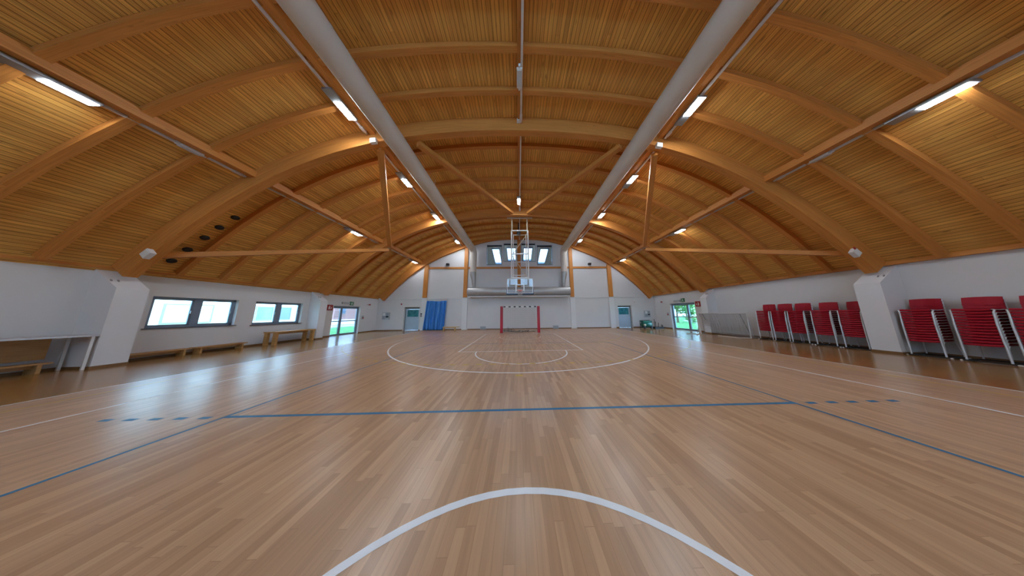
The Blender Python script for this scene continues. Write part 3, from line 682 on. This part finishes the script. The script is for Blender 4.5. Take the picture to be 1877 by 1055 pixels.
# ------------------------------------------------------------------ stacking chairs along the right wall
def chair_proto():
    t = thing('stacking_chair', '', 'chair', (0, 0, 0), 'stacked red chairs')
    # seat: front edge at y=-.24, gently dished, rolled front
    mb = MB(); n = 10; v = []; hw = .212
    prof = [(-.245, .425), (-.25, .44), (-.235, .462), (-.15, .468), (0, .455), (.12, .452), (.2, .46), (.215, .475)]
    for y, z in prof:
        for i in range(n+1):
            u = -1+2*i/n; v.append((hw*u, y, z+.012*u*u))
    m_ = len(prof); lo = [(p[0], p[1]+(.004 if True else 0), p[2]-.02) for p in v]
    f = [(j*(n+1)+i, j*(n+1)+i+1, (j+1)*(n+1)+i+1, (j+1)*(n+1)+i) for j in range(m_-1) for i in range(n)]
    o = len(v); f2 = [tuple(o+k for k in q[::-1]) for q in f]
    rim = [i for i in range(n)]; fr = [(i, i+o, i+1+o, i+1) for i in range(n)]+[((m_-1)*(n+1)+i, (m_-1)*(n+1)+i+1, (m_-1)*(n+1)+i+1+o, (m_-1)*(n+1)+i+o) for i in range(n)]
    fr += [(j*(n+1), (j+1)*(n+1), (j+1)*(n+1)+o, j*(n+1)+o) for j in range(m_-1)]+[(j*(n+1)+n, j*(n+1)+n+o, (j+1)*(n+1)+n+o, (j+1)*(n+1)+n) for j in range(m_-1)]
    mb.add(v+lo, f+f2+fr, None, False).build('seat', M['red'], t)
    mb = MB(); v = []; prof = [(.225, .57), (.243, .64), (.262, .72), (.285, .80), (.292, .815)]
    for y, z in prof:
        for i in range(n+1):
            u = -1+2*i/n; v.append((.222*u, y-.05*u*u, z-(.015*u*u if z > .8 else 0)))
    m_ = len(prof); lo = [(p[0], p[1]+.014, p[2]) for p in v]; o = len(v)
    f = [(j*(n+1)+i, j*(n+1)+i+1, (j+1)*(n+1)+i+1, (j+1)*(n+1)+i) for j in range(m_-1) for i in range(n)]; f2 = [tuple(o+k for k in q[::-1]) for q in f]
    fr = [(i, i+o, i+1+o, i+1) for i in range(n)]+[((m_-1)*(n+1)+i, (m_-1)*(n+1)+i+1, (m_-1)*(n+1)+i+1+o, (m_-1)*(n+1)+i+o) for i in range(n)]
    fr += [(j*(n+1), (j+1)*(n+1), (j+1)*(n+1)+o, j*(n+1)+o) for j in range(m_-1)]+[(j*(n+1)+n, j*(n+1)+n+o, (j+1)*(n+1)+n+o, (j+1)*(n+1)+n) for j in range(m_-1)]
    mb.add(v+lo, f+f2+fr).build('backrest', M['red'], t)
    for s in (-1, 1):
        l = MB().tube([(s*.205, -.17, .452), (s*.242, -.212, .436), (s*.228, -.232, .37), (s*.229, -.268, .012)], .016, 6).build('leg', M['chrome'], t)
        MB().tube([(s*.229, -.268, .0), (s*.229, -.268, .02)], .017, 8).build('foot_cap', M['chrome'], l)
        l = MB().tube([(s*.213, .20, .452), (s*.222, .225, .40), (s*.240, .285, .012)], .0115, 6).build('leg', M['chrome'], t)
        MB().tube([(s*.243, .285, .0), (s*.243, .285, .02)], .017, 8).build('foot_cap', M['chrome'], l)
        MB().tube([(s*.213, -.2, .447), (s*.216, 0, .437), (s*.213, .20, .45), (s*.214, .228, .56), (s*.214, .275, .77)], .0105, 6).build('side_rail', M['chrome'], t)
    MB().tube([(-.205, -.16, .432), (.205, -.16, .432)], .009, 6).tube([(-.205, .15, .432), (.205, .15, .432)], .009, 6).build('under_frame', M['black'], t)
    return t
def dup(r):
    q = r.copy(); C.objects.link(q)
    for ch in list(r.children):
        c = ch.copy(); C.objects.link(c); c.parent = q
        for g in list(ch.children):
            d = g.copy(); C.objects.link(d); d.parent = c
    return q
PITCH = .0805
STK = [(8.84, 13, 'in the stack beside the white net goal'), (8.30, 13, 'in the second stack from the net goal'), (7.76, 13, 'in the third stack from the net goal'), (7.10, 13, 'in the fourth stack from the net goal'),
       (6.46, 13, 'in the stack partly hidden behind the white pillar'), (5.34, 13, "in the first stack on the pillar's near side"), (4.65, 13, "in the second stack on the pillar's near side"), (4.05, 13, 'in the last stack, cut by the right photo edge')]
proto = chair_proto(); first = True
TOPN = ['topmost', 'second from top', 'third from top', 'fourth from top', 'fifth from top', 'sixth from top', 'middle', 'sixth from bottom', 'fifth from bottom', 'fourth from bottom', 'third from bottom', 'second from bottom', 'lowest']
for y, nn, l in STK:
    for k_ in range(nn):
        r = proto if first else dup(proto); first = False
        r.location = (13.12, y, .05+k_*PITCH); r.rotation_euler = (0, 0, R(-90))
        r['label'] = f'red chair, {TOPN[nn-1-k_]}, {l}'

def dolly_proto():
    t = thing('chair_dolly', '', 'dolly', (0, 0, 0), 'chair dollies under the stacks')
    mb = MB()
    for q in ((-.27, .27, -.29, -.24), (-.27, .27, .25, .30), (-.27, -.22, -.24, .25), (.22, .27, -.24, .25)): mb.box(q[0], q[1], q[2], q[3], .02, .05)
    mb.build('frame', M['rubber'], t)
    for x in (-.245, .245):
        for y in (-.27, .28): MB().lathe([(.0, -.02), (.018, -.02), (.02, -.012), (.02, .012), (.018, .02), (.0, .02)], (x+(.045 if x > 0 else -.045), y, .021), 'y', 14).build('caster', M['wbox'], t)
    return t
dp = dolly_proto()
for i, (y, nn, l) in enumerate(STK):
    r = dp if i == 0 else dup(dp); r.location = (13.12, y, 0); r.rotation_euler = (0, 0, R(-90))
    r['label'] = 'low black dolly under the chairs '+l

# ------------------------------------------------------------------ low benches, tables, work table
def bench(name, x0, x1, y0, y1, h, label, m, legw=.05, thick=.045, cat='bench', board=True, group='low wooden benches on the left wall'):
    t = thing(name, label, cat, ((x0+x1)/2, (y0+y1)/2, 0), group)
    MB().rbox(x0, x1, y0, y1, h-thick, h, .006).build('seat', m, t)
    for y in (y0+.10, y1-.10-legw):
        MB().box(x0+.02, x1-.02, y, y+legw, 0, h-thick).build('leg', m, t)
    if board: MB().box((x0+x1)/2-.02, (x0+x1)/2+.02, y0+.10+legw, y1-.10-legw, h-thick-.10, h-thick).build('stretcher', m, t)
    return t
bench('gym_bench', -13.56, -13.24, 6.24, 7.50, .26, 'low wooden bench under the big window, nearer the pillar', M['benchwood'])
bench('gym_bench', -13.54, -13.20, 7.58, 8.90, .26, 'low wooden bench under the big window, farther from the pillar', M['benchwood'])
bench('gym_bench', -13.56, -13.20, 3.2, 5.42, .28, 'low wooden bench beneath the metal work table at left', M['benchwood'])
t = thing('wooden_table', 'long wooden table with broad board legs under the second window', 'table', (-12.95, 10.3, 0))
MB().rbox(-13.30, -12.66, 9.42, 11.18, .62, .68, .006).build('tabletop', M['pine'], t)
for y in (9.45, 11.05):
    for x in (-12.84, -13.28): MB().box(x, x+.16, y, y+.10, 0, .62).build('leg', M['pine'], t)
MB().box(-13.0, -12.96, 9.58, 11.03, .52, .62).build('apron', M['pine'], t)
t = thing('work_table', 'tall table with pale metal-edged top and steel legs at the left', 'table', (-13.1, 4.6, 0))
MB().rbox(-13.50, -12.72, 2.6, 5.655, .955, 1.0, .008).build('tabletop', M['alum'], t)
for y in (2.75, 5.59):
    for x in (-12.78, -13.44): MB().rbox(x-.022, x+.022, y-.022, y+.022, 0, .954, .006).build('leg', M['wsteel'], t)
MB().box(-13.47, -13.43, 2.8, 5.4, .36, .953).build('back_panel', M['pine'], t)
t = thing('small_bench', 'small pale wooden bench between the blue curtain and a wall pilaster', 'bench', (-5.9, 15.3, 0))
MB().rbox(-6.62, -5.28, 15.2, 15.55, .37, .41, .006).build('seat', M['lightbench'], t)
for x in (-6.58, -5.62):
    for y in (15.24, 15.46): MB().box(x, x+.06, y, y+.05, 0, .37).build('leg', M['lightbench'], t)
MB().box(-6.5, -5.6, 15.36, 15.39, .30, .37).build('stretcher', M['lightbench'], t)

# ------------------------------------------------------------------ blue curtain
t = thing('curtain', 'shiny blue floor-length curtain hanging on the back wall', 'curtain', (-7.98, YB-.16, 0))
mb = MB(); nx, nz = 96, 24; v = []; rnd = random.Random(5); ph = [rnd.uniform(0, 6.28) for _ in range(6)]
for j in range(nz+1):
    q = j/nz; z = 2.78-2.74*q; xl = -8.80-.20*q; xr = -6.93-.16*q
    for i in range(nx+1):
        u = i/nx; a = .07+.04*q
        y = a*math.sin(u*44+ph[0]+1.3*math.sin(3*q+u*2))+.5*a*math.sin(u*71+ph[1]-q*2)+.03*math.sin(u*13+q*5)
        v.append((xl+(xr-xl)*u+.02*math.sin(u*38+1), YB-.24+y, z-.05*math.exp(-((u-.55)/.25)**2)*(1-q)))
f = [(j*(nx+1)+i, j*(nx+1)+i+1, (j+1)*(nx+1)+i+1, (j+1)*(nx+1)+i) for j in range(nz) for i in range(nx)]
cu = mb.add(v, f, None, True).build('cloth', M['curtain'], t)
cu.modifiers.new('thick', 'SOLIDIFY').thickness = .006
MB().tube([(-8.85, YB-.17, 2.80), (-6.88, YB-.17, 2.80)], .018, 8).build('rod', M['wsteel'], t)

# ------------------------------------------------------------------ folded small goal with net, and steel stand, at the right wall
t = thing('small_goal', 'low white tube goal with grey net leaning by the right wall', 'goal', (12.8, 10.6, 0))
A0, A1 = 9.35, 11.95; xg = 12.72
MB().tube([(xg, A0, 0), (xg, A0, 1.36), (xg, A1, 1.36), (xg, A1, 0)], .022, 8).build('front_frame', M['wsteel'], t)
MB().tube([(xg, A0, .03), (13.4, A0+.12, .03), (13.4, A1-.12, .03), (xg, A1, .03)], .02, 8).tube([(xg, A0+.3, 1.33), (13.3, A0+.4, .05)], .018, 8).tube([(xg, A1-.3, 1.33), (13.3, A1-.3, .05)], .018, 8).build('rear_frame', M['grey'], t)
MB().tube([(12.05, A0-.02, .025), (xg, A0, .025)], .02, 8).tube([(12.05, A0-.02, .025), (12.05, A0+1.0, .025)], .02, 8).build('floor_bar', M['wsteel'], t)
nb = MB(); rnd = random.Random(9)
for i in range(44):
    y = A0+.03+i*(A1-A0-.06)/43; nb.tube([(xg+.03, y, 1.34), (xg+.12+rnd.uniform(0, .05), y+rnd.uniform(-.03, .03), 1.0), (xg+.17+rnd.uniform(0, .08), y+rnd.uniform(-.03, .03), .5), (xg+.22, y, .06)], .0085, 3, False)
for j in range(24):
    z = .08+j*.054; nb.tube([(xg+.03+.19*(1-z/1.34)+rnd.uniform(0, .04), A0+.03+q*(A1-A0-.06)/12, z+rnd.uniform(-.015, .015)) for q in range(13)], .0085, 3, False)
nb.build('net', M['net'], t)
t = thing('steel_stand', 'folded white steel stand with crossed legs before the right glazed door', 'stand', (11.9, 11.2, 0))
MB().tube([(11.95, 11.30, .03), (12.00, 11.30, 1.3)], .022, 8).build('pole', M['wsteel'], t)
MB().tube([(11.80, 11.05, .03), (12.00, 11.30, .72)], .016, 8).tube([(12.05, 11.55, .03), (12.00, 11.30, .72)], .016, 8).tube([(12.00, 11.30, 1.2), (11.75, 11.65, 1.0)], .016, 8).build('strut', M['wsteel'], t)
MB().tube([(11.25, 10.85, .02), (12.20, 11.55, .02)], .018, 8).tube([(11.35, 11.60, .02), (12.30, 11.15, .02)], .018, 8).build('base_bar', M['wsteel'], t)

# ------------------------------------------------------------------ green machine and weights rack near the right back door
t = thing('floor_machine', 'green barrel-bodied machine with black handle frame by the right back door', 'machine', (11.6, 15.7, 0))
mb = MB().lathe([(.0, -.42), (.24, -.40), (.29, -.32), (.29, .32), (.24, .40), (.0, .42)], (11.78, 15.75, .36), 'x', 20); mb.build('barrel', M['green'], t)
MB().rbox(11.36, 12.2, 15.55, 15.95, .56, .70, .03).build('hood', M['green'], t)
for x, y in ((11.42, 15.52), (12.05, 15.52)): MB().lathe([(.0, -.03), (.12, -.03), (.13, -.01), (.13, .02), (.0, .03)], (x, y, .13), 'y', 18).build('wheel', M['rubber'], t)
MB().tube([(11.15, 15.7, .02), (11.15, 15.7, .72), (12.1, 15.7, .74)], .022, 8).tube([(11.2, 15.7, .1), (12.3, 15.7, .1)], .025, 8).build('handle_frame', M['black'], t)
MB().lathe([(.0, -.05), (.09, -.05), (.09, .05), (.0, .05)], (11.45, 15.5, .33), 'y', 16).build('pulley', M['ysteel'], t)
t = thing('small_rack', 'low dark rack with upright pegs on the floor beside the green machine', 'rack', (12.75, 15.6, 0))
MB().box(12.35, 13.2, 15.45, 15.75, 0, .14).build('base', M['black'], t)
for x, h in ((12.42, .85), (12.52, .62), (12.78, .50), (13.05, .34), (13.15, .30)): MB().tube([(x, 15.6, .14), (x+.02, 15.6, h)], .022, 8).build('peg', M['black'], t)

# ------------------------------------------------------------------ signs, boxes and detectors
def exit_sign(s):
    x = s*(WX-.001); sd = 'left' if s < 0 else 'right'
    t = thing('exit_sign', f'green running-man exit sign with grey lamp above the {sd} glazed door', 'sign', (x, 13.9, 2.32))
    y0 = 13.35; f_ = lambda a, b, c, d, th: (x-s*th, x, a, b, c, d)
    MB().rbox(*f_(13.42, 14.02, 2.36, 2.52, .07), .01).build('emergency_light', M['panelgrey'], t) if s < 0 else MB().rbox(*f_(13.98, 14.58, 2.32, 2.48, .07), .01).build('emergency_light', M['panelgrey'], t)
    a = 14.05 if s < 0 else 13.62; z = 2.28
    p = MB().box(*f_(a, a+.33, z, z+.30, .025)).build('panel', M['exitg'], t)
    xs_ = x-s*.027; sg = 1
    def P(u, w): return (xs_, a+u*.33, z+w*.30)
    man = MB()
    for poly in ([(.40, .72), (.50, .72), (.52, .84), (.42, .86)], [(.36, .42), (.50, .40), (.54, .68), (.42, .70)], [(.50, .62), (.68, .56), (.68, .50), (.50, .54)], [(.24, .62), (.42, .66), (.42, .60), (.26, .55)], [(.44, .42), (.52, .40), (.66, .22), (.58, .18)], [(.36, .42), (.44, .42), (.40, .14), (.22, .14), (.22, .2), (.33, .2)]):
        man.poly([P(*q) for q in poly], (s, 0, 0), .002)
    man.build('running_man', M['signw'], p)
    MB().poly([P(*q) for q in ((.72, .12), (.92, .12), (.92, .88), (.72, .88), (.72, .82), (.86, .82), (.86, .18), (.72, .18))], (s, 0, 0), .002).build('doorway_mark', M['signw'], p)
exit_sign(-1); exit_sign(1)
def fire_sign(s):
    x = s*(WX-.001); sd = 'left' if s < 0 else 'right'; a, z = 12.46, 1.86
    t = thing('fire_sign', f'red square fire-extinguisher sign beside the {sd} glazed door', 'sign', (x, a, z))
    MB().box(x-s*.02, x, a, a+.37, z, z+.40).build('panel', M['signr'], t)
    P = lambda u, w: (x-s*.022, a+u*.37, z+w*.40)
    m_ = MB()
    for poly in ([(.24, .2), (.46, .2), (.46, .6), (.40, .68), (.30, .68), (.24, .6)], [(.30, .70), (.40, .70), (.40, .80), (.30, .80)], [(.40, .74), (.54, .66), (.56, .70), (.42, .79)], [(.62, .2), (.68, .2), (.78, .45), (.72, .62), (.64, .5)]): m_.poly([P(*q) for q in poly], (s, 0, 0), .002)
    m_.build('pictogram', M['signw'], t)
fire_sign(-1); fire_sign(1)
for s in (-1, 1):
    sd = 'left' if s < 0 else 'right'; x = s*(WX-.001)
    t = thing('alarm_light', f'small dark red alarm light high on the {sd} wall past the exit sign', 'alarm', (x, 15.7, 2.38))
    MB().rbox(x-s*.05, x, 15.65, 15.95, 2.38, 2.46, .01).build('base', M['wbox'], t); MB().rbox(x-s*.10, x-s*.05, 15.74, 15.90, 2.37, 2.47, .012).build('lens', M['signr'], t)
    t = thing('switch_box', f'small dark switch box next to the {sd} glazed door', 'box', (x, 15.25, 1.15))
    MB().rbox(x-s*.06, x, 15.22, 15.40, 1.15, 1.45, .01).build('housing', M['panelgrey'], t); MB().box(x-s*.068, x-s*.06, 15.25, 15.37, 1.2, 1.32).build('button', M['signr'], t)
def wall_cabinet(x0, x1, z0, z1, label):
    t = thing('wall_cabinet', label, 'cabinet', ((x0+x1)/2, YB, z0)); y = YB-.001
    MB().rbox(x0, x1, y-.12, y, z0, z1, .008).build('housing', M['panelgrey'], t)
    h = (z1-z0)
    for i, (a, b, c, d, m_) in enumerate(((.08, .46, .55, .92, 'wbox'), (.54, .92, .60, .92, 'grey'), (.08, .46, .12, .48, 'grey'), (.54, .92, .28, .52, 'black'))):
        MB().box(x0+(x1-x0)*a, x0+(x1-x0)*b, y-.126, y-.12, z0+h*c, z0+h*d).build('socket', M[m_], t)
wall_cabinet(-13.0, -12.35, 1.05, 1.72, 'grey wall socket cabinet left of the left back door')
wall_cabinet(12.45, 13.0, 1.00, 1.62, 'grey wall socket cabinet above the green machine')
for x, l in ((-9.35, 'small black box on the wall between left door and curtain'),):
    t = thing('door_keypad', l, 'box', (x, YB, 1.3)); MB().rbox(x-.09, x+.09, YB-.101, YB-.06, 1.28, 1.62, .008).build('housing', M['grey'], t); MB().box(x-.07, x+.07, YB-.107, YB-.101, 1.50, 1.60).build('display', M['black'], t); MB().box(x-.07, x+.07, YB-.104, YB-.101, 1.30, 1.36).build('base_strip', M['black'], t)
for x, l in ((-7.05, 'small black speaker above the timber rail, left side'), (7.25, 'small black speaker above the timber rail, right side')):
    t = thing('wall_speaker', l, 'speaker', (x, YB, 6.2)); MB().rbox(x-.14, x+.14, YB-.30, YB-.06, 6.30, 6.50, .03).build('body', M['black'], t); MB().tube([(x, YB-.001, 6.35), (x, YB-.15, 6.32)], .03, 8).build('bracket', M['wbox'], t)
for x, l in ((-11.35, 'small reddish detector high beside the left back door'), (11.65, 'small pale detector high beside the right back door')):
    t = thing('detector', l, 'detector', (x, YB, 2.45)); MB().lathe([(.07, -.002), (.07, -.03), (.03, -.05)], (x, YB, 2.5), 'y', 16).build('body', M['signr'] if x < 0 else M['wbox'], t); MB().lathe([(.09, -.001), (.09, -.004)], (x, YB, 2.5), 'y', 16).build('base', M['wbox'], t)
for x, l in ((-3.44, 'low grey wall grille left of the handball goal'), (3.58, 'low grey wall grille right of the handball goal')):
    t = thing('wall_grille', l, 'grille', (x, YB, 0)); MB().box(x-.27, x+.27, YB-.06, YB-.017, .01, .30).build('frame', M['panelgrey'], t)
    for k_ in range(7): MB().box(x-.24, x+.24, YB-.066, YB-.06, .04+k_*.035, .055+k_*.035).build('slat', M['grey'], t)

# ------------------------------------------------------------------ outdoors, seen through the glass
def ground(name, q, m): o = MB().box(*q).build(name, m); o['kind'] = 'structure'; return o
ground('ground_left_lawn', (-60, -13.97, -15, 60, -.22, -.12), M['grass']); ground('ground_right_lawn', (13.97, 70, -15, 60, -.22, -.12), M['grass'])
ground('ground_path_left', (-60, -24.6, 18, 60, -.118, -.10), M['paving']); ground('ground_path_right', (13.97, 15.8, -15, 40, -.118, -.10), M['paving'])
g = MB().add([(17.2, 13, -.10), (19.5, 13, -.10), (36, 31, -.10), (30, 31, -.10)], [(0, 1, 2, 3)]).build('ground_path_diagonal', M['paving']); g['kind'] = 'structure'
t = thing('pink_house', 'pink rendered house with a small window, seen through the left glazed door', 'house', (-33, 32, -.1))
MB().box(-38, -31.5, 20, 50, -.1, 3.55).build('wall', M['pink'], t); MB().poly([(-30.9, 19.5, 3.55), (-38.5, 19.5, 3.55), (-34.7, 19.5, 4.6)], (0, 1, 0), 31).build('roof', M['white_out'], t)
wn = MB().box(-31.5, -31.42, 31.0, 31.9, 1.75, 2.75).build('window', M['dframe'], t); MB().box(-31.42, -31.40, 31.08, 31.82, 1.83, 2.67).build('pane', M['bluewin'], wn)
MB().box(-31.5, -31.3, 20, 50, -.1, .75).build('plinth', M['white_out'], t)
t = thing('white_annex', 'white annex building with blue and green windows seen through the left windows', 'house', (-20.5, 11, -.1))
MB().box(-23.5, -20.0, 3, 17.4, -.1, 4.2).build('wall', M['white_out'], t)
for a, b, m_ in ((10.1, 11.7, 'white_out'), (13.5, 14.45, 'greenwin'), (14.75, 15.55, 'bluewin')):
    wn = MB()
    for q in ((a, b, 2.2, 2.27), (a, b, 1.13, 1.2), (a, a+.06, 1.2, 2.2), (b-.06, b, 1.2, 2.2)): wn.box(-20.0, -19.94, *q)
    w = wn.build('window', M['steel'], t); MB().box(-20.0, -19.96, a+.06, b-.06, 1.2, 2.2).build('pane', M[m_], w)
def tree(x, y, h, r, label, seed, trunk=.8, n=1500, ls=.22):
    rnd = random.Random(seed); t = thing('tree', label, 'tree', (x, y, -.12), 'trees seen through the right glazed door')
    MB().tube([(x, y, -.12), (x+.05, y, h*.4), (x, y+.05, h*.75)], [.14, .1, .05], 8).build('trunk', M['bark'], t)
    mb = MB(); cl = [(rnd.gauss(0, .45)*r, rnd.gauss(0, .45)*r, trunk+(h-trunk)*rnd.uniform(.1, .95), r*rnd.uniform(.3, .5)) for _ in range(16)]
    for _ in range(n):
        c = rnd.choice(cl); d = Vector((rnd.gauss(0, 1), rnd.gauss(0, 1), rnd.gauss(0, .8))).normalized()*c[3]*rnd.uniform(.6, 1); p = Vector((x+c[0], y+c[1], c[2]))+d
        a = Vector((rnd.gauss(0, 1), rnd.gauss(0, 1), rnd.gauss(0, 1))).normalized(); b = a.orthogonal().normalized(); s_ = ls*rnd.uniform(.6, 1.2)
        mb.add([p-a*s_, p+b*s_*.5, p+a*s_, p-b*s_*.5], [(0, 1, 2, 3)])
    mb.build('crown', M['leaf'], t)
tree(24.0, 25.5, 4.0, 1.7, 'leafy green tree left of the mullion in the right glazed door', 2)
tree(31.5, 24.5, 3.6, 1.6, 'leafy tree right of the mullion in the right glazed door', 4)
tree(33, 33, 5.0, 2.2, 'distant tree behind the nearer ones in the right glazed door', 5)
t = thing('hedge', 'low dark green hedge across the lawn outside the right glazed door', 'hedge', (26, 24, -.12)); rnd = random.Random(8); mb = MB()
for _ in range(1500):
    q = rnd.random(); p = Vector((25+7.5*q, 24.5-3.5*q, 0))+Vector((rnd.gauss(0, .3), rnd.gauss(0, .3), rnd.uniform(-.1, .75))); a = Vector((rnd.gauss(0, 1), rnd.gauss(0, 1), rnd.gauss(0, 1))).normalized(); b = a.orthogonal().normalized(); s_ = .13
    mb.add([p-a*s_, p+b*s_*.6, p+a*s_, p-b*s_*.6], [(0, 1, 2, 3)])
mb.build('foliage', M['leaf'], t)
